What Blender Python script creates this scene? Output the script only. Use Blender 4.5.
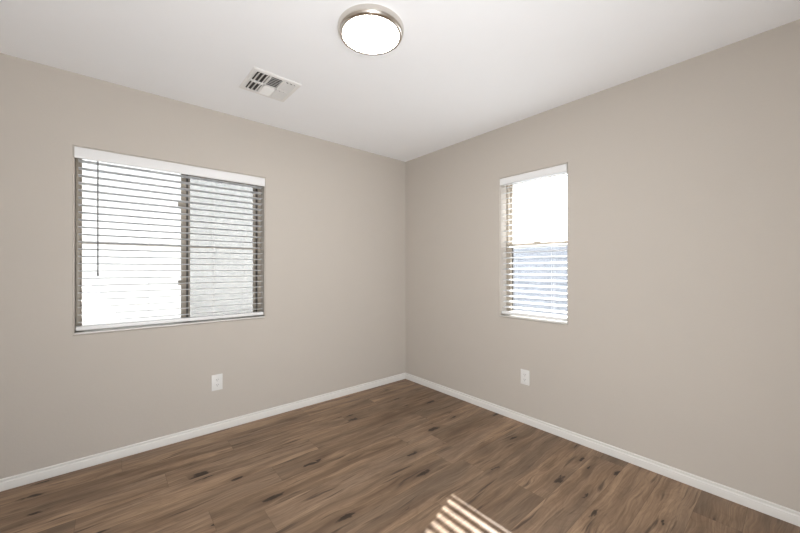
import bpy, bmesh, math, random
from mathutils import Vector, Matrix

random.seed(7)
S = bpy.context.scene
for o in list(bpy.data.objects):
    bpy.data.objects.remove(o)
COL = S.collection
PI = math.pi

# ------------------------------------------------------------------ camera
CAM_H = 1.238
cd = bpy.data.cameras.new('camera')
cam = bpy.data.objects.new('camera', cd)
COL.objects.link(cam)
cd.sensor_width = 36.0
cd.lens = 36.0 * 340.0 / 800.0
cd.shift_y = 2.0 / 800.0
cd.clip_start = 0.02
A = math.radians(49.7)
FW = Vector((math.cos(A), math.sin(A), 0))
cam.location = (0, 0, CAM_H)
cam.rotation_euler = (PI / 2, 0, A - PI / 2)
S.camera = cam

# ------------------------------------------------------------------ world, sun, exposure
SKY = 2.6
SUN = 54.0
LAMP = 66.0
HALL_FILL = 104.0
world = bpy.data.worlds.new('sky')
S.world = world
world.use_nodes = True
wn = world.node_tree
bgn = wn.nodes['Background']
bgn.inputs[0].default_value = (0.83, 0.915, 1.0, 1)
bgn.inputs[1].default_value = SKY
sd = bpy.data.lights.new('sun', 'SUN')
sd.energy = SUN
sd.angle = math.radians(0.55)
sd.color = (1.0, 0.98, 0.96)
sun = bpy.data.objects.new('sun', sd)
COL.objects.link(sun)
sun_dir = Vector((-1.0, -0.312, -0.78))
sun.rotation_euler = sun_dir.to_track_quat('-Z', 'Y').to_euler()
sun.location = (12, 5, 10)

# added fill light behind the camera, aimed in and up through the added doorway
hd = bpy.data.lights.new('hall_fill', 'AREA')
hd.shape = 'RECTANGLE'; hd.size = 0.84; hd.size_y = 1.0
hd.energy = HALL_FILL
hd.color = (0.97, 0.985, 1.0)
hall = bpy.data.objects.new('hall_fill', hd)
COL.objects.link(hall)
hall.location = (-0.15, -0.93, 0.55)
hall.rotation_euler = Vector((0.86, 0.36, 0.58)).to_track_quat('-Z', 'Y').to_euler()

S.view_settings.view_transform = 'Standard'
S.view_settings.look = 'None'
S.view_settings.exposure = 0.04
S.view_settings.gamma = 1.0
S.view_settings.use_curve_mapping = False
S.cycles.max_bounces = 14
S.cycles.diffuse_bounces = 8
S.cycles.transparent_max_bounces = 24
S.cycles.sample_clamp_indirect = 6.0
S.cycles.use_denoising = True

# ------------------------------------------------------------------ room dimensions
XR = 2.529          # inner face of the right wall
YL = 2.886          # inner face of the left wall
XB, YB = -0.75, -0.65   # inner faces of the walls behind the camera
H = 2.44
TH = 0.17           # wall thickness
LW = (-0.175, 0.972, 0.832, 1.990)   # left window opening x0,x1,z0,z1
RW = (1.102, 1.662, 0.832, 2.003)    # right window opening y0,y1,z0,z1

# ------------------------------------------------------------------ node helpers
def new_mat(name):
    m = bpy.data.materials.new(name)
    m.use_nodes = True
    return m, m.node_tree, m.node_tree.nodes['Principled BSDF']

def nd(nt, typ, **kw):
    n = nt.nodes.new(typ)
    for k, v in kw.items():
        setattr(n, k, v)
    return n

def val(nt, sock, v):
    if isinstance(v, (int, float)):
        sock.default_value = v
    else:
        nt.links.new(v, sock)

def mth(nt, op, a, b=None, c=None, clamp=False):
    n = nd(nt, 'ShaderNodeMath', operation=op, use_clamp=clamp)
    val(nt, n.inputs[0], a)
    if b is not None: val(nt, n.inputs[1], b)
    if c is not None: val(nt, n.inputs[2], c)
    return n.outputs[0]

def mixc(nt, fac, a, b, mode='MIX'):
    n = nd(nt, 'ShaderNodeMix', data_type='RGBA', blend_type=mode)
    val(nt, n.inputs[0], fac)
    for s, v in ((n.inputs[6], a), (n.inputs[7], b)):
        if isinstance(v, tuple): s.default_value = (*v, 1)
        else: nt.links.new(v, s)
    return n.outputs[2]

def noise(nt, vec, scale, detail=4, rough=0.55, dist=0.0):
    n = nd(nt, 'ShaderNodeTexNoise')
    if vec is not None: nt.links.new(vec, n.inputs['Vector'])
    n.inputs['Scale'].default_value = scale
    n.inputs['Detail'].default_value = detail
    n.inputs['Roughness'].default_value = rough
    n.inputs['Distortion'].default_value = dist
    return n.outputs['Fac']

def rng(nt, v, a, b, c=0.0, d=1.0):
    n = nd(nt, 'ShaderNodeMapRange')
    n.clamp = True
    val(nt, n.inputs[0], v)
    for i, q in enumerate((a, b, c, d)): n.inputs[i + 1].default_value = q
    return n.outputs[0]

def comb(nt, x, y, z=0.0):
    n = nd(nt, 'ShaderNodeCombineXYZ')
    val(nt, n.inputs[0], x); val(nt, n.inputs[1], y); val(nt, n.inputs[2], z)
    return n.outputs[0]

def bump(nt, b, h, strength, dist):
    n = nd(nt, 'ShaderNodeBump')
    n.inputs['Strength'].default_value = strength
    n.inputs['Distance'].default_value = dist
    nt.links.new(h, n.inputs['Height'])
    nt.links.new(n.outputs[0], b.inputs['Normal'])

def objco(nt):
    return nd(nt, 'ShaderNodeTexCoord').outputs['Object']

def plain(name, col, rough=0.5, metal=0.0, var=0.0, bscale=0, bstr=0.0, spec=0.5):
    m, nt, b = new_mat(name)
    b.inputs['Roughness'].default_value = rough
    b.inputs['Metallic'].default_value = metal
    b.inputs['Specular IOR Level'].default_value = spec
    co = objco(nt)
    f = noise(nt, co, 6.0, 3)
    c2 = tuple(max(0, c * (1 - var)) for c in col)
    nt.links.new(mixc(nt, f, tuple(col), c2), b.inputs['Base Color'])
    if bscale:
        bump(nt, b, noise(nt, co, bscale, 3), bstr, 0.002)
    return m

M = {}
M['wall'] = plain('wall_paint', (0.515, 0.477, 0.432), 0.75, var=0.03, bscale=75, bstr=0.22, spec=0.3)
M['ceiling'] = plain('ceiling_paint', (0.905, 0.925, 0.95), 0.85, var=0.02, bscale=60, bstr=0.2, spec=0.2)
M['trim'] = plain('trim_paint', (0.70, 0.69, 0.665), 0.4, var=0.02)
M['blind'] = plain('blind_white', (0.77, 0.775, 0.78), 0.4, var=0.02)
def slat_mat():
    # thin vinyl: mostly opaque white, a little daylight glows through
    m, nt, b = new_mat('vinyl_slat')
    co = objco(nt)
    c = mixc(nt, noise(nt, co, 6.0, 3), (0.77, 0.775, 0.78), (0.75, 0.755, 0.76))
    nt.links.new(c, b.inputs['Base Color'])
    b.inputs['Roughness'].default_value = 0.4
    t = nd(nt, 'ShaderNodeBsdfTranslucent')
    t.inputs[0].default_value = (0.88, 0.90, 0.94, 1)
    mx = nd(nt, 'ShaderNodeMixShader')
    mx.inputs[0].default_value = 0.32
    nt.links.new(b.outputs[0], mx.inputs[1]); nt.links.new(t.outputs[0], mx.inputs[2])
    nt.links.new(mx.outputs[0], nt.nodes['Material Output'].inputs[0])
    return m
M['slat'] = slat_mat()
M['cord'] = plain('cord_white', (0.78, 0.78, 0.76), 0.7)
M['wand'] = plain('wand_backlit', (0.20, 0.20, 0.205), 0.35)  # clear wand, its backlit dark look put into the colour
M['almond'] = plain('almond_vinyl', (0.38, 0.335, 0.275), 0.45, var=0.05)
M['bronze'] = plain('screen_frame_track_shade', (0.05, 0.045, 0.04), 0.5)  # screen frames, also the painted shade in the slider tracks
M['plate'] = plain('plate_white', (0.73, 0.73, 0.715), 0.35)
M['slot'] = plain('slot_dark', (0.03, 0.03, 0.03), 0.6)
M['nickel'] = plain('brushed_nickel', (0.72, 0.68, 0.63), 0.26, metal=1.0, var=0.08)
M['vent'] = plain('vent_white', (0.78, 0.78, 0.77), 0.45)
M['ventdark'] = plain('duct_dark', (0.06, 0.057, 0.053), 0.8)
M['stucco'] = plain('stucco_pale', (0.61, 0.597, 0.572), 0.9, var=0.03)
M['house'] = plain('stucco_blue_grey', (0.50, 0.54, 0.62), 0.9, var=0.25, bscale=30, bstr=0.2)
M['housetrim'] = plain('house_trim', (0.80, 0.81, 0.82), 0.7)
M['roof'] = plain('roof_tile', (0.28, 0.22, 0.19), 0.8, var=0.3)
M['concrete'] = plain('concrete_bounce', (0.66, 0.67, 0.68), 0.9, var=0.08)
M['gravel'] = plain('gravel', (0.40, 0.40, 0.40), 0.95, var=0.4, bscale=60, bstr=0.8)

def glass_mat():
    m, nt, b = new_mat('window_glass')
    nt.nodes.remove(b)
    t = nd(nt, 'ShaderNodeBsdfTransparent'); t.inputs[0].default_value = (0.96, 0.97, 0.97, 1)
    g = nd(nt, 'ShaderNodeBsdfGlossy'); g.inputs['Roughness'].default_value = 0.02
    mx = nd(nt, 'ShaderNodeMixShader')
    fr = nd(nt, 'ShaderNodeFresnel'); fr.inputs[0].default_value = 1.45
    nt.links.new(fr.outputs[0], mx.inputs[0])
    nt.links.new(t.outputs[0], mx.inputs[1]); nt.links.new(g.outputs[0], mx.inputs[2])
    nt.links.new(mx.outputs[0], nt.nodes['Material Output'].inputs[0])
    return m
M['glass'] = glass_mat()

def screen_mat(name, openness, col):
    m, nt, b = new_mat(name)
    nt.nodes.remove(b)
    t = nd(nt, 'ShaderNodeBsdfTransparent')
    d = nd(nt, 'ShaderNodeBsdfDiffuse'); d.inputs[0].default_value = (*col, 1)
    mx = nd(nt, 'ShaderNodeMixShader')
    co = objco(nt)
    f = noise(nt, co, 5.0, 2)
    val(nt, mx.inputs[0], rng(nt, f, 0.2, 0.8, 1 - openness - 0.02, 1 - openness + 0.02))
    nt.links.new(t.outputs[0], mx.inputs[1]); nt.links.new(d.outputs[0], mx.inputs[2])
    nt.links.new(mx.outputs[0], nt.nodes['Material Output'].inputs[0])
    return m
M['screen'] = screen_mat('insect_screen', 0.70, (0.10, 0.10, 0.10))

def lamp_mat():
    m, nt, b = new_mat('lit_diffuser')
    b.inputs['Base Color'].default_value = (0.9, 0.9, 0.88, 1)
    b.inputs['Emission Color'].default_value = (1.0, 0.98, 0.95, 1)
    b.inputs['Emission Strength'].default_value = LAMP
    return m
M['lamp'] = lamp_mat()

def floor_mat():
    m, nt, b = new_mat('wood_plank_floor')
    co = objco(nt)
    sp = nd(nt, 'ShaderNodeSeparateXYZ'); nt.links.new(co, sp.inputs[0])
    x, y = sp.outputs[0], sp.outputs[1]
    W, L = 0.178, 1.22
    yr = mth(nt, 'DIVIDE', y, W)
    row = mth(nt, 'FLOOR', yr)
    wr = nd(nt, 'ShaderNodeTexWhiteNoise', noise_dimensions='1D'); val(nt, wr.inputs['W'], row)
    xs = mth(nt, 'ADD', mth(nt, 'DIVIDE', x, L), wr.outputs['Value'])
    colm = mth(nt, 'FLOOR', xs)
    wi = nd(nt, 'ShaderNodeTexWhiteNoise', noise_dimensions='2D')
    nt.links.new(comb(nt, row, colm), wi.inputs['Vector'])
    pid = wi.outputs['Value']
    # plank-local coordinates, each plank cut from another spot of the wood
    px = mth(nt, 'ADD', x, mth(nt, 'MULTIPLY', pid, 37.0))
    py = mth(nt, 'ADD', y, mth(nt, 'MULTIPLY', pid, 11.0))
    # slow warp so that grain bends round the knots
    warp = noise(nt, comb(nt, mth(nt, 'MULTIPLY', px, 2.2), mth(nt, 'MULTIPLY', py, 7.0)), 1.0, 2)
    pyw = mth(nt, 'ADD', py, mth(nt, 'MULTIPLY', mth(nt, 'SUBTRACT', warp, 0.5), 0.09))
    g1 = noise(nt, comb(nt, mth(nt, 'MULTIPLY', px, 1.3), mth(nt, 'MULTIPLY', pyw, 17.0)), 1.0, 5, 0.6, 0.4)
    g2 = noise(nt, comb(nt, mth(nt, 'MULTIPLY', px, 5.0), mth(nt, 'MULTIPLY', pyw, 120.0)), 1.0, 4, 0.6)
    g3 = noise(nt, comb(nt, mth(nt, 'MULTIPLY', px, 0.9), mth(nt, 'MULTIPLY', py, 4.5)), 1.0, 2)
    c = mixc(nt, rng(nt, g1, 0.32, 0.68), (0.165, 0.105, 0.065), (0.425, 0.292, 0.190))
    c = mixc(nt, mth(nt, 'MULTIPLY', rng(nt, g3, 0.40, 0.72), 0.6), c, (0.205, 0.157, 0.118))
    c = mixc(nt, rng(nt, g2, 0.35, 0.75, 0.0, 0.5), c, (0.085, 0.052, 0.034))
    tone = rng(nt, pid, 0.0, 1.0, 0.80, 1.20)
    c = mixc(nt, 1.0, c, comb(nt, tone, tone, tone), 'MULTIPLY')
    # cathedral rings
    rg = noise(nt, comb(nt, mth(nt, 'MULTIPLY', px, 1.6), mth(nt, 'MULTIPLY', pyw, 6.0)), 1.0, 1)
    ring = mth(nt, 'ABSOLUTE', mth(nt, 'SUBTRACT', mth(nt, 'FRACT', mth(nt, 'MULTIPLY', rg, 17.0)), 0.5))
    c = mixc(nt, rng(nt, ring, 0.0, 0.16, 0.13, 0.0), c, (0.10, 0.062, 0.04))
    # knots and dark mineral streaks
    vo = nd(nt, 'ShaderNodeTexVoronoi', feature='F1')
    nt.links.new(comb(nt, mth(nt, 'MULTIPLY', px, 3.2), mth(nt, 'MULTIPLY', pyw, 11.5)), vo.inputs['Vector'])
    vo.inputs['Scale'].default_value = 1.0
    sc = nd(nt, 'ShaderNodeSeparateColor'); nt.links.new(vo.outputs['Color'], sc.inputs[0])
    has = rng(nt, sc.outputs[0], 0.10, 0.18)
    size = mth(nt, 'MULTIPLY_ADD', sc.outputs[1], 0.13, 0.09)
    nb = noise(nt, comb(nt, mth(nt, 'MULTIPLY', px, 22.0), mth(nt, 'MULTIPLY', pyw, 60.0)), 1.0, 3)
    dd = mth(nt, 'ADD', vo.outputs['Distance'], mth(nt, 'MULTIPLY', mth(nt, 'SUBTRACT', nb, 0.5), 0.34))
    kn = mth(nt, 'SUBTRACT', 1.0, mth(nt, 'DIVIDE', dd, size), clamp=True)
    halo = mth(nt, 'SUBTRACT', 1.0, mth(nt, 'DIVIDE', dd, mth(nt, 'MULTIPLY', size, 3.2)), clamp=True)
    c = mixc(nt, mth(nt, 'MULTIPLY', mth(nt, 'MULTIPLY', halo, has), 0.55), c, (0.085, 0.052, 0.034))
    c = mixc(nt, mth(nt, 'MULTIPLY', rng(nt, kn, 0.0, 0.35), mth(nt, 'MULTIPLY', has, 0.85)), c, (0.020, 0.014, 0.011))
    st = noise(nt, comb(nt, mth(nt, 'MULTIPLY', px, 2.6), mth(nt, 'MULTIPLY', pyw, 34.0)), 1.0, 3, 0.5)
    c = mixc(nt, rng(nt, st, 0.595, 0.71, 0.0, 0.75), c, (0.045, 0.030, 0.022))
    # seams
    fy = mth(nt, 'FRACT', yr)
    ey = mth(nt, 'MULTIPLY', mth(nt, 'MINIMUM', fy, mth(nt, 'SUBTRACT', 1.0, fy)), W)
    fx = mth(nt, 'FRACT', xs)
    ex = mth(nt, 'MULTIPLY', mth(nt, 'MINIMUM', fx, mth(nt, 'SUBTRACT', 1.0, fx)), L)
    seam = rng(nt, mth(nt, 'MINIMUM', ey, ex), 0.0004, 0.0018, 1.0, 0.0)
    c = mixc(nt, mth(nt, 'MULTIPLY', seam, 0.35), c, (0.04, 0.027, 0.02))
    nt.links.new(c, b.inputs['Base Color'])
    val(nt, b.inputs['Roughness'], rng(nt, g2, 0.2, 0.8, 0.42, 0.56))
    b.inputs['Specular IOR Level'].default_value = 0.25
    hgt = mth(nt, 'SUBTRACT', mth(nt, 'MULTIPLY', g2, 0.25), seam)
    bump(nt, b, hgt, 0.25, 0.001)
    return m
M['floor'] = floor_mat()

# ------------------------------------------------------------------ mesh helpers
def box(bm, x0, x1, y0, y1, z0, z1, bev=0.0):
    r = bmesh.ops.create_cube(bm, size=1.0)
    vs = r['verts']
    for v in vs:
        v.co = Vector(((x0 + x1) / 2 + v.co.x * (x1 - x0), (y0 + y1) / 2 + v.co.y * (y1 - y0),
                       (z0 + z1) / 2 + v.co.z * (z1 - z0)))
    if bev > 0:
        es = list({e for v in vs for e in v.link_edges})
        r2 = bmesh.ops.bevel(bm, geom=es, offset=bev, segments=2, affect='EDGES', profile=0.6)
        vs = list({v for f in r2['faces'] for v in f.verts} | {v for v in vs if v.is_valid})
    return vs

def xform(bm, vs, mat):
    for v in vs:
        if v.is_valid: v.co = mat @ v.co

def lathe(bm, prof, seg=64, center=(0, 0)):
    rings = []
    for r, z in prof:
        if r < 1e-6:
            rings.append([bm.verts.new((center[0], center[1], z))])
        else:
            rings.append([bm.verts.new((center[0] + r * math.cos(2 * PI * i / seg), center[1] + r * math.sin(2 * PI * i / seg), z)) for i in range(seg)])
    for a, b in zip(rings, rings[1:]):
        for i in range(seg):
            j = (i + 1) % seg
            if len(a) == 1 and len(b) == 1: continue
            if len(a) == 1: bm.faces.new((a[0], b[i], b[j]))
            elif len(b) == 1: bm.faces.new((a[i], b[0], a[j]))
            else: bm.faces.new((a[i], b[i], b[j], a[j]))

def tube(bm, p, q, r, seg=10):
    p, q = Vector(p), Vector(q)
    d = q - p
    rot = d.to_track_quat('Z', 'Y').to_matrix().to_4x4()
    bmesh.ops.create_cone(bm, cap_ends=True, segments=seg, radius1=r, radius2=r, depth=d.length,
                          matrix=Matrix.Translation((p + q) / 2) @ rot)

def obj(name, bm, mat, parent=None, smooth=False):
    bmesh.ops.recalc_face_normals(bm, faces=bm.faces[:])
    me = bpy.data.meshes.new(name)
    bm.to_mesh(me); bm.free()
    me.materials.append(M[mat] if isinstance(mat, str) else mat)
    if smooth:
        for p in me.polygons: p.use_smooth = True
        me.set_sharp_from_angle(angle=math.radians(35))
    o = bpy.data.objects.new(name, me)
    COL.objects.link(o)
    if parent is not None: o.parent = parent
    return o

def thing(name, label, cat, loc=(0, 0, 0), rotz=0.0, group=None):
    o = bpy.data.objects.new(name, None)
    o.empty_display_size = 0.05
    COL.objects.link(o)
    o.location = loc; o.rotation_euler = (0, 0, rotz)
    o['label'] = label; o['category'] = cat
    if group: o['group'] = group
    return o

def tag(o, label, cat, group=None, kind=None):
    o['label'] = label; o['category'] = cat
    if group: o['group'] = group
    if kind: o['kind'] = kind
    return o

def struct(o, label, cat):
    o['kind'] = 'structure'; o['label'] = label; o['category'] = cat
    return o

# ------------------------------------------------------------------ room shell
bm = bmesh.new(); box(bm, XB - TH, XR + TH, YB - TH, YL + TH, -0.12, 0.0)
struct(obj('floor', bm, 'floor'), 'brown wood-look plank floor with dark knots', 'floor')
bm = bmesh.new(); box(bm, XB - TH, XR + TH, YB - TH, YL + TH, H, H + 0.15)
struct(obj('ceiling', bm, 'ceiling'), 'smooth white painted ceiling with round light and vent', 'ceiling')

def holed_wall(name, a0, a1, hole, along, face, label):
    """wall slab along x ('x', inner face y=face) or along y ('y', inner face x=face) with one opening"""
    h0, h1, z0, z1 = hole
    bm = bmesh.new()
    # front and back grids with the middle cell missing, plus the reveal faces
    A_ = [a0, h0, h1, a1]; Z_ = [0.0, z0, z1, H]
    def vert(i, k, d):
        return (A_[i], face + d, Z_[k]) if along == 'x' else (face + d, A_[i], Z_[k])
    V = {(i, k, s): bm.verts.new(vert(i, k, d)) for i in range(4) for k in range(4) for s, d in ((0, 0.0), (1, TH))}
    for s in (0, 1):
        for i in range(3):
            for k in range(3):
                if i == 1 and k == 1: continue
                bm.faces.new((V[i, k, s], V[i + 1, k, s], V[i + 1, k + 1, s], V[i, k + 1, s]))
    ringv = [(1, 1), (2, 1), (2, 2), (1, 2)]
    outer = [(0, 0), (1, 0), (2, 0), (3, 0), (3, 1), (3, 2), (3, 3), (2, 3), (1, 3), (0, 3), (0, 2), (0, 1)]
    for loop in (ringv, outer):
        for p, q in zip(loop, loop[1:] + loop[:1]):
            bm.faces.new((V[p[0], p[1], 0], V[q[0], q[1], 0], V[q[0], q[1], 1], V[p[0], p[1], 1]))
    # round the drywall corner beads around the opening
    es = [e for e in bm.edges if all(v in [V[i, k, 0] for i, k in ringv] for v in e.verts)]
    bmesh.ops.bevel(bm, geom=es, offset=0.008, segments=3, affect='EDGES')
    return struct(obj(name, bm, 'wall', smooth=True), label, 'wall')

holed_wall('wall_left', XB - TH, XR, LW, 'x', YL, 'greige painted wall with the wide two-pane window')
holed_wall('wall_right', YB - TH, YL + TH, RW, 'y', XR, 'greige painted wall with the narrow tall window')
bm = bmesh.new(); box(bm, XB - TH, XB, YB, YL, 0, H)
struct(obj('wall_back', bm, 'wall'), 'greige painted wall behind the camera, opposite the narrow window', 'wall')
DX0, DX1, DZ = -0.60, 0.30, 2.05  # doorway opening, added to let the fill light in
bm = bmesh.new(); box(bm, XB - TH, DX0, YB - TH, YB, 0, H); box(bm, DX1, XR, YB - TH, YB, 0, H); box(bm, DX0, DX1, YB - TH, YB, DZ, H)
struct(obj('wall_front', bm, 'wall'), 'greige painted wall behind the camera, opposite the wide window', 'wall')
bm = bmesh.new()
for x0, x1, z0, z1 in ((DX0 - 0.057, DX0, 0, DZ + 0.057), (DX1, DX1 + 0.057, 0, DZ + 0.057), (DX0, DX1, DZ, DZ + 0.057)):
    box(bm, x0, x1, YB + 0.0005, YB + 0.014, z0, z1, 0.003)
struct(obj('trim_1', bm, 'trim', smooth=True), 'white casing around the doorway added behind the camera for fill light', 'door casing')
bm = bmesh.new(); box(bm, -2.0, 1.6, -2.2, YB - TH, -0.12, 0.0)  # unseen hall, added along with the doorway for the fill light
struct(obj('added_hall_floor', bm, 'floor'), 'brown plank floor of the unseen hall added behind the camera', 'floor')

# baseboards: colonial profile swept along each wall
PROF = [(0.0, 0.0), (0.0135, 0.0), (0.0135, 0.041), (0.0125, 0.044), (0.0080, 0.0465), (0.0065, 0.0495), (0.0065, 0.0525), (0.0085, 0.0545), (0.0085, 0.0590), (0.006, 0.0625), (0.0, 0.0645)]
def baseboard(name, p0, p1, nrm, m0, m1, label):
    """from p0 to p1, projecting along nrm; m0/m1 = mitre (1 shortens the end by the projection)"""
    p0, p1, nrm = Vector(p0), Vector(p1), Vector(nrm)
    t = (p1 - p0).normalized()
    bm = bmesh.new()
    ra = [bm.verts.new(p0 + nrm * d + t * d * m0 + Vector((0, 0, z))) for d, z in PROF]
    rb = [bm.verts.new(p1 + nrm * d - t * d * m1 + Vector((0, 0, z))) for d, z in PROF]
    for i in range(len(PROF) - 1):
        bm.faces.new((ra[i], ra[i + 1], rb[i + 1], rb[i]))
    bm.faces.new((ra[-1], ra[0], rb[0], rb[-1]))
    bm.faces.new(ra); bm.faces.new(rb)
    return struct(obj(name, bm, 'trim', smooth=True), label, 'baseboard')
baseboard('baseboard_left', (XB, YL, 0), (XR, YL, 0), (0, -1, 0), 1, 1, 'white baseboard along the wall with the wide window')
baseboard('baseboard_right', (XR, YB, 0), (XR, YL, 0), (-1, 0, 0), 1, 1, 'white baseboard along the wall with the narrow window')
baseboard('baseboard_back', (XB, YB, 0), (XB, YL, 0), (1, 0, 0), 1, 1, 'white baseboard behind the camera, opposite the narrow window')
baseboard('baseboard_front', (DX1 + 0.058, YB, 0), (XR, YB, 0), (0, 1, 0), 0, 1, 'white baseboard behind the camera, opposite the wide window')

# ------------------------------------------------------------------ windows
# local frame: u along the wall (left to right as seen from the room), v outward through the wall, z up
def local_root(name, origin, rotz):
    o = bpy.data.objects.new(name, None)
    o.empty_display_size = 0.05
    COL.objects.link(o); o.location = origin; o.rotation_euler = (0, 0, rotz)
    return o

def rect_frame(bm, u0, u1, z0, z1, w, v0, v1, bev=0.003, wb=None, wt=None):
    wb = w if wb is None else wb; wt = w if wt is None else wt
    box(bm, u0, u0 + w, v0, v1, z0, z1, bev)
    box(bm, u1 - w, u1, v0, v1, z0, z1, bev)
    box(bm, u0 + w, u1 - w, v0, v1, z0, z0 + wb, bev)
    box(bm, u0 + w, u1 - w, v0, v1, z1 - wt, z1, bev)

# left window: horizontal slider, two panes
W1 = LW[1] - LW[0]; HW1 = LW[3] - LW[2]
w1 = local_root('window_1', (LW[0], YL, LW[2]), 0.0)
struct(w1, 'wide two-pane sliding window with tan vinyl frame in the left wall', 'window')
FV0, FV1 = 0.095, 0.160
bm = bmesh.new(); rect_frame(bm, 0.001, W1 - 0.001, 0.001, HW1 - 0.001, 0.022, FV0, FV1, wb=0.016)
fr1 = obj('window_frame', bm, 'almond', w1, True)
UM = 0.583      # meeting stile
bm = bmesh.new()
box(bm, UM - 0.012, UM + 0.020, FV0 + 0.010, FV0 + 0.034, 0.024, HW1 - 0.024, 0.003)
for a_ in ((0.022, UM - 0.012, 0.0155, 0.021), (0.022, UM - 0.012, HW1 - 0.032, HW1 - 0.022)):
    box(bm, a_[0], a_[1], FV0 + 0.010, FV0 + 0.030, a_[2], a_[3], 0.002)
box(bm, 0.0215, 0.030, FV0 + 0.010, FV0 + 0.030, 0.024, HW1 - 0.022, 0.002)
sl = obj('sash', bm, 'almond', w1, True)
bm = bmesh.new(); rect_frame(bm, UM + 0.026, W1 - 0.030, 0.0165, HW1 - 0.030, 0.022, FV0 + 0.033, FV0 + 0.055, wb=0.014)
sr = obj('sash', bm, 'almond', w1, True)
# dark strips standing in for shade in the tracks round the sliding pane
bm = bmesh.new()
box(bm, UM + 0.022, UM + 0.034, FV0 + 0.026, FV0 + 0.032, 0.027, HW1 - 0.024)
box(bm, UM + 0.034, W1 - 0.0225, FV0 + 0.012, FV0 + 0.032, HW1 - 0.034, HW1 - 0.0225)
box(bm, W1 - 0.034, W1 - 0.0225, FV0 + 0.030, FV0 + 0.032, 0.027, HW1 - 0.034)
obj('track_shade', bm, 'bronze', fr1)
bm = bmesh.new(); box(bm, 0.026, UM - 0.008, FV0 + 0.018, FV0 + 0.022, 0.018, HW1 - 0.028); obj('pane', bm, 'glass', sl)
bm = bmesh.new(); box(bm, UM + 0.044, W1 - 0.048, FV0 + 0.042, FV0 + 0.046, 0.028, HW1 - 0.048); obj('pane', bm, 'glass', sr)
ZB = 0.575
bm = bmesh.new(); box(bm, 0.030, UM - 0.012, FV0 + 0.011, FV0 + 0.017, ZB - 0.009, ZB + 0.009, 0.001); obj('grille_bar', bm, 'almond', sl)
bm = bmesh.new(); box(bm, UM + 0.048, W1 - 0.052, FV0 + 0.035, FV0 + 0.041, ZB - 0.009, ZB + 0.009, 0.001); obj('grille_bar', bm, 'almond', sr)
for zz in (0.30, 0.885):
    bm = bmesh.new()
    box(bm, UM - 0.034, UM + 0.010, FV0 - 0.010, FV0 + 0.005, zz - 0.018, zz + 0.018, 0.003)
    box(bm, UM - 0.024, UM - 0.008, FV0 - 0.018, FV0 - 0.010, zz - 0.007, zz + 0.012, 0.002)
    obj('latch', bm, 'almond', sl, True)
bm = bmesh.new(); rect_frame(bm, UM + 0.030, W1 - 0.034, 0.0165, HW1 - 0.034, 0.010, FV1 - 0.006, FV1 + 0.002, 0.001)
scf = obj('screen_frame', bm, 'bronze', w1)
bm = bmesh.new(); box(bm, UM + 0.038, W1 - 0.042, FV1 - 0.003, FV1 - 0.0025, 0.025, HW1 - 0.042)
obj('insect_screen', bm, 'screen', scf)
bm = bmesh.new(); box(bm, 0.0005, W1 - 0.0005, -0.004, FV0 + 0.002, 0.0, 0.008, 0.002)
obj('window_sill', bm, 'trim', w1, True)

# right window: single hung, two sashes one above the other.  u runs towards -y
W2 = RW[1] - RW[0]; HW2 = RW[3] - RW[2]
w2 = local_root('window_2', (XR, RW[1], RW[2]), -PI / 2)
struct(w2, 'narrow single-hung window with tan frame in the right wall', 'window')
bm = bmesh.new(); rect_frame(bm, 0.001, W2 - 0.001, 0.001, HW2 - 0.001, 0.020, FV0, FV1)
obj('window_frame', bm, 'almond', w2, True)
ZM = 0.602
bm = bmesh.new(); rect_frame(bm, 0.0205, W2 - 0.0205, 0.0205, ZM + 0.016, 0.018, FV0 + 0.006, FV0 + 0.030, wt=0.036, wb=0.022)
lo = obj('sash', bm, 'almond', w2, True)
bm = bmesh.new(); rect_frame(bm, 0.0205, W2 - 0.0205, ZM - 0.014, HW2 - 0.0205, 0.014, FV0 + 0.033, FV0 + 0.055, wb=0.028)
up = obj('sash', bm, 'almond', w2, True)
bm = bmesh.new(); box(bm, 0.035, W2 - 0.035, FV0 + 0.016, FV0 + 0.020, 0.039, ZM - 0.010); obj('pane', bm, 'glass', lo)
bm = bmesh.new(); box(bm, 0.031, W2 - 0.031, FV0 + 0.042, FV0 + 0.046, ZM + 0.010, HW2 - 0.031); obj('pane', bm, 'glass', up)
bm = bmesh.new()
box(bm, W2 / 2 - 0.028, W2 / 2 + 0.028, FV0 - 0.004, FV0 + 0.010, ZM + 0.014, ZM + 0.026, 0.003)
obj('latch', bm, 'almond', lo, True)
bm = bmesh.new(); rect_frame(bm, 0.022, W2 - 0.022, 0.022, ZM + 0.004, 0.010, FV1 - 0.006, FV1 + 0.002, 0.001)
scf2 = obj('screen_frame', bm, 'bronze', w2)
bm = bmesh.new(); box(bm, 0.030, W2 - 0.030, FV1 - 0.003, FV1 - 0.0025, 0.030, ZM - 0.005)
obj('insect_screen', bm, 'screen', scf2)
bm = bmesh.new(); box(bm, 0.0005, W2 - 0.0005, -0.004, FV0 + 0.002, 0.0, 0.008, 0.002)
obj('window_sill', bm, 'trim', w2, True)

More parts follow.
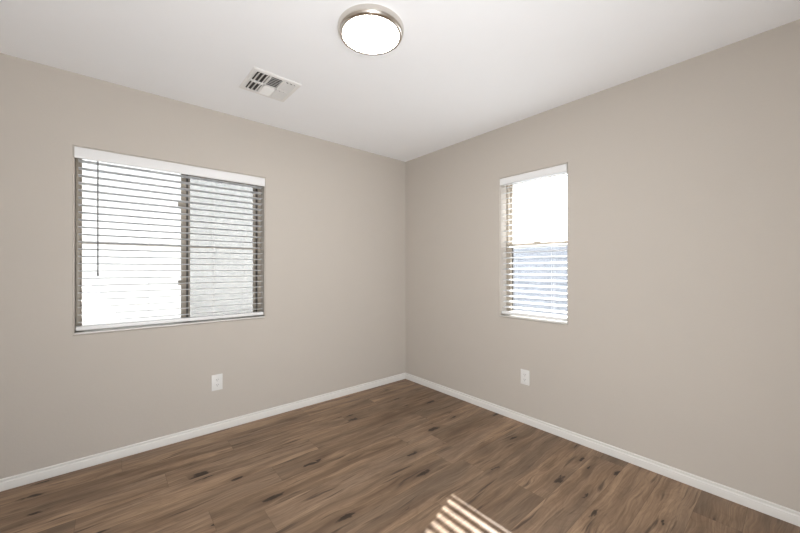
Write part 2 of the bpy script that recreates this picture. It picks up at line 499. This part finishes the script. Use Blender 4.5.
# ------------------------------------------------------------------ blinds
PITCH = 0.0460
def blind(root, W, HW, tilt, cords, wand_u, z_wand, VH=0.068, SW=0.050):
    g = 0.005
    VC = 0.040          # slat centre line behind the wall face
    # headrail and valance
    bm = bmesh.new(); box(bm, g, W - g, 0.012, 0.068, HW - 0.050, HW - 0.003, 0.002)
    obj('headrail', bm, 'blind', root, True)
    bm = bmesh.new()
    prof = [(0.0, 0.0), (0.008, 0.0), (0.008, VH), (0.002, VH), (-0.003, VH - 0.006), (-0.004, VH - 0.013), (-0.004, 0.012), (-0.003, 0.004)]
    ra = [bm.verts.new((0.001, v - 0.001, HW - VH - 0.001 + z)) for v, z in prof]
    rb = [bm.verts.new((W - 0.001, v - 0.001, HW - VH - 0.001 + z)) for v, z in prof]
    for i in range(len(prof)):
        j = (i + 1) % len(prof)
        bm.faces.new((ra[i], ra[j], rb[j], rb[i]))
    bm.faces.new(ra); bm.faces.new(rb)
    obj('valance', bm, 'blind', root, True)
    # slats
    bm = bmesh.new()
    z = HW - 0.078
    ST = 0.0028
    ct, st_ = math.cos(tilt), math.sin(tilt)
    n = 0
    while z > 0.050:
        top, bot = [], []
        for k in range(7):
            s = -SW / 2 + SW * k / 6
            crown = 0.0022 * (1 - (2 * s / SW) ** 2)
            for lst, t in ((top, ST / 2), (bot, -ST / 2)):
                vv = VC + s * ct - (crown + t) * st_
                zz = z + s * st_ + (crown + t) * ct
                lst.append((vv, zz))
        loop = top + bot[::-1]
        ra = [bm.verts.new((g + 0.011, v, q)) for v, q in loop]
        rb = [bm.verts.new((W - g - 0.007, v, q)) for v, q in loop]
        for i in range(len(loop)):
            j = (i + 1) % len(loop)
            bm.faces.new((ra[i], ra[j], rb[j], rb[i]))
        bm.faces.new(ra); bm.faces.new(rb)
        z -= PITCH; n += 1
    obj('slats', bm, 'slat', root, True)
    zb = max(z, 0.020)
    bm = bmesh.new(); box(bm, g, W - g, VC - 0.025, VC + 0.025, 0.012, 0.036, 0.004)
    obj('bottom_rail', bm, 'blind', root, True)
    for u in cords:
        bm = bmesh.new()
        for v in (VC - 0.0275, VC + 0.0275):
            tube(bm, (u, v, 0.03), (u, v, HW - 0.05), 0.0006, 6)
        tube(bm, (u, VC, 0.03), (u, VC, HW - 0.05), 0.0006, 6)
        obj('ladder_cord', bm, 'cord', root)
        bm = bmesh.new(); box(bm, u - 0.009, u + 0.009, VC - 0.0265, VC - 0.0245, 0.013, 0.029, 0.001)
        obj('cord_button', bm, 'blind', root)
    if wand_u is not None:
        bm = bmesh.new()
        tube(bm, (wand_u, 0.0075, z_wand), (wand_u, 0.0075, HW - 0.060), 0.0042, 6)
        tube(bm, (wand_u, 0.0075, z_wand - 0.02), (wand_u, 0.0075, z_wand), 0.0056, 10)
        obj('tilt_wand', bm, 'wand', root)

b1 = thing('window_blind', 'wide white slatted blind with a tilt wand coloured dark as if backlit in the left window', 'blind', (LW[0], YL, LW[2] + 0.008), 0.0, 'white slatted blinds')
blind(b1, W1, HW1 - 0.008, math.radians(-5.0), (0.145, 0.372, 0.775, 1.002), 0.108, 0.37)
b2 = thing('window_blind', 'narrow white slatted blind in the small right window', 'blind', (XR, RW[1], RW[2] + 0.008), -PI / 2, 'white slatted blinds')
blind(b2, W2, HW2 - 0.008, math.radians(11.5), (0.12, W2 - 0.12), None, 0, 0.056, 0.044)

# ------------------------------------------------------------------ ceiling light
LX, LY = 0.992, 1.395
lt = thing('ceiling_light', 'round flush ceiling light with brushed nickel ring, switched on', 'light', (LX, LY, H))
bm = bmesh.new()
lathe(bm, [(0.0, -0.0005), (0.150, -0.0005), (0.164, -0.0005), (0.1650, -0.003), (0.1648, -0.012), (0.1625, -0.024), (0.158, -0.033),
           (0.152, -0.0375), (0.146, -0.0385), (0.141, -0.0375), (0.1385, -0.034), (0.138, -0.028), (0.138, -0.012), (0.0, -0.012)], 96)
obj('ring', bm, 'nickel', lt, True)
bm = bmesh.new()
prof = [(0.1370, -0.016), (0.1370, -0.037)] + [(0.1370 * math.cos(t), -0.037 - 0.010 * math.sin(t)) for t in [PI / 2 * k / 10 for k in range(1, 10)]] + [(0.0, -0.047)]
lathe(bm, prof, 96)
obj('diffuser', bm, 'lamp', lt, True)
# three retaining clips that hold the glass
for k in range(3):
    a = math.radians(49.7 + 180 + 4 + 120 * k)
    bm = bmesh.new()
    vs = box(bm, 0.1365, 0.152, -0.006, 0.006, -0.0425, -0.0365, 0.0015)
    xform(bm, vs, Matrix.Rotation(a, 4, 'Z'))
    obj('clip', bm, 'nickel', lt, True)

# ------------------------------------------------------------------ ceiling vent
VX, VY = 0.795, 2.258
VS = 0.152      # half size
vt = thing('ceiling_vent', 'square white ceiling air register with angled louvers', 'vent', (VX, VY, H), math.radians(1.0))
bm = bmesh.new()
I = 0.122
# flat flange with sloping rim
fl = [(VS, -0.0005), (VS, -0.003), (VS - 0.006, -0.0075), (I + 0.004, -0.0085), (I, -0.006), (I, -0.0005)]
rings = []
for r, z in fl:
    rings.append([bm.verts.new((sx * r, sy * r, z)) for sx, sy in ((-1, -1), (1, -1), (1, 1), (-1, 1))])
for a_, b_ in zip(rings, rings[1:] + rings[:1]):
    for i in range(4):
        j = (i + 1) % 4
        bm.faces.new((a_[i], a_[j], b_[j], b_[i]))
obj('frame', bm, 'vent', vt)
bm = bmesh.new(); box(bm, -I, I, -I, I, -0.0012, -0.0004)
obj('backing', bm, 'ventdark', vt)
bm = bmesh.new()
DX = 0.040
for x in (-DX, DX): box(bm, x - 0.005, x + 0.005, -I, I, -0.011, -0.001)
box(bm, -I, I, -0.006, 0.006, -0.011, -0.001)
obj('divider', bm, 'vent', vt)
def louvers(x0, x1, y0, y1, along, tilt, n):
    bm = bmesh.new()
    a0, a1 = (x0, x1) if along == 'y' else (y0, y1)
    for k in range(n):
        c = a0 + (a1 - a0) * (k + 0.5) / n
        hw = 0.0105 if along == 'y' else 0.0085
        if along == 'y':
            vs = box(bm, -hw, hw, y0, y1, -0.0006, 0.0006)
            xform(bm, vs, Matrix.Translation((c, 0, -0.0085)) @ Matrix.Rotation(tilt, 4, 'Y'))
        else:
            vs = box(bm, x0, x1, -hw, hw, -0.0006, 0.0006)
            xform(bm, vs, Matrix.Translation((0, c, -0.0085)) @ Matrix.Rotation(tilt, 4, 'X'))
    obj('louver_bank', bm, 'vent', vt)
T = math.radians(38)
for y0, y1 in ((-I, -0.006), (0.006, I)):
    louvers(-I, -DX - 0.005, y0, y1, 'y', -T, 3)
    louvers(DX + 0.005, I, y0, y1, 'y', T, 3)
louvers(-DX + 0.005, DX - 0.005, -I, -0.006, 'x', T, 6)
louvers(-DX + 0.005, DX - 0.005, 0.006, I, 'x', -T, 6)
for sx in (-1, 1):
    bm = bmesh.new(); bmesh.ops.create_uvsphere(bm, u_segments=12, v_segments=6, radius=0.004, matrix=Matrix.Translation((sx * (I + 0.016), 0, -0.0078)) @ Matrix.Scale(0.5, 4, (0, 0, 1)))
    obj('screw', bm, 'vent', vt, True)

# ------------------------------------------------------------------ wall outlets
def outlet(label, loc, rotz):
    t = thing('wall_outlet', label, 'outlet', loc, rotz, 'white wall outlets')
    bm = bmesh.new(); box(bm, -0.038, 0.038, -0.0055, -0.0002, -0.0600, 0.0600, 0.0025)
    obj('cover_plate', bm, 'plate', t, True)
    for s in (-1, 1):
        bm = bmesh.new()
        bmesh.ops.create_cone(bm, cap_ends=True, segments=32, radius1=0.0172, radius2=0.0168, depth=0.003,
                              matrix=Matrix.Translation((0, -0.0068, s * 0.0195)) @ Matrix.Rotation(PI / 2, 4, 'X'))
        for v in bm.verts: v.co.z = max(min(v.co.z, s * 0.0195 + 0.0142), s * 0.0195 - 0.0142)
        f = obj('receptacle', bm, 'plate', t)
        bm = bmesh.new()
        for u in (-0.0064, 0.0064): box(bm, u - 0.0011, u + 0.0011, -0.0086, -0.0082, s * 0.0195 - 0.0010, s * 0.0195 + 0.0075)
        tube(bm, (0, -0.0082, s * 0.0195 - 0.0075), (0, -0.0086, s * 0.0195 - 0.0075), 0.0024, 12)
        obj('slots', bm, 'slot', f)
    bm = bmesh.new(); tube(bm, (0, -0.0052, 0), (0, -0.0066, 0), 0.0032, 14)
    obj('screw', bm, 'plate', t)
    return t
outlet('white wall outlet below the wide window', (0.614, YL, 0.369), 0.0)
outlet('white wall outlet below the narrow window', (XR, 1.430, 0.367), -PI / 2)

# ------------------------------------------------------------------ outside
bm = bmesh.new(); box(bm, -25, 40, -20, 30, -0.30, -0.13)
struct(obj('ground', bm, 'gravel'), 'pale gravel ground outside the windows', 'ground')

bm = bmesh.new(); box(bm, -8.0, 9.0, YL + TH + 0.02, 5.4, -0.13, -0.09)  # unseen pale strip, added to bounce sunlight up under the slats
struct(obj('bounce_strip', bm, 'concrete'), 'pale concrete strip added unseen below the wide window to bounce light up', 'bounce_strip')

# neighbouring pale wall seen through the wide window
nw = thing('neighbor_building', 'pale stucco building outside the wide window', 'building', (0, 6.2, -0.13))
bm = bmesh.new(); box(bm, -7, 6.2, 0.0, 6.0, 0.0, 5.4); obj('wall', bm, 'stucco', nw)
bm = bmesh.new(); box(bm, -7.3, 6.5, -0.35, 6.3, 5.4, 5.62); obj('roof', bm, 'roof', nw)

# block wall with a pale gate seen through the narrow window
gw = thing('garden_wall', 'blue-grey block wall outside the narrow window', 'wall', (8.0, 4.6, -0.13))
bm = bmesh.new()
for k in range(9):      # courses, each slightly set back at its joint
    box(bm, 0.0, 0.15, -7.0, 0.62, 0.2 * k + 0.004, 0.2 * k + 0.2, 0.006)
    box(bm, 0.0, 0.15, 1.52, 7.0, 0.2 * k + 0.004, 0.2 * k + 0.2, 0.006)
obj('wall', bm, 'house', gw)
for a_ in ((-7.0, 0.62), (1.52, 7.0)):
    bm = bmesh.new(); box(bm, -0.03, 0.18, a_[0], a_[1], 1.80, 1.88, 0.01); obj('cap', bm, 'house', gw)
bm = bmesh.new()
for k in range(6): box(bm, 0.03, 0.08, 0.64 + 0.145 * k, 0.64 + 0.145 * k + 0.137, 0.06, 1.78, 0.008)
box(bm, 0.08, 0.12, 0.64, 1.50, 0.3, 0.42, 0.005); box(bm, 0.08, 0.12, 0.64, 1.50, 1.25, 1.37, 0.005)
gt = obj('gate', bm, 'housetrim', gw)
bm = bmesh.new(); box(bm, -0.01, 0.03, 0.70, 0.72, 0.9, 1.05, 0.004); obj('handle', bm, 'bronze', gt)
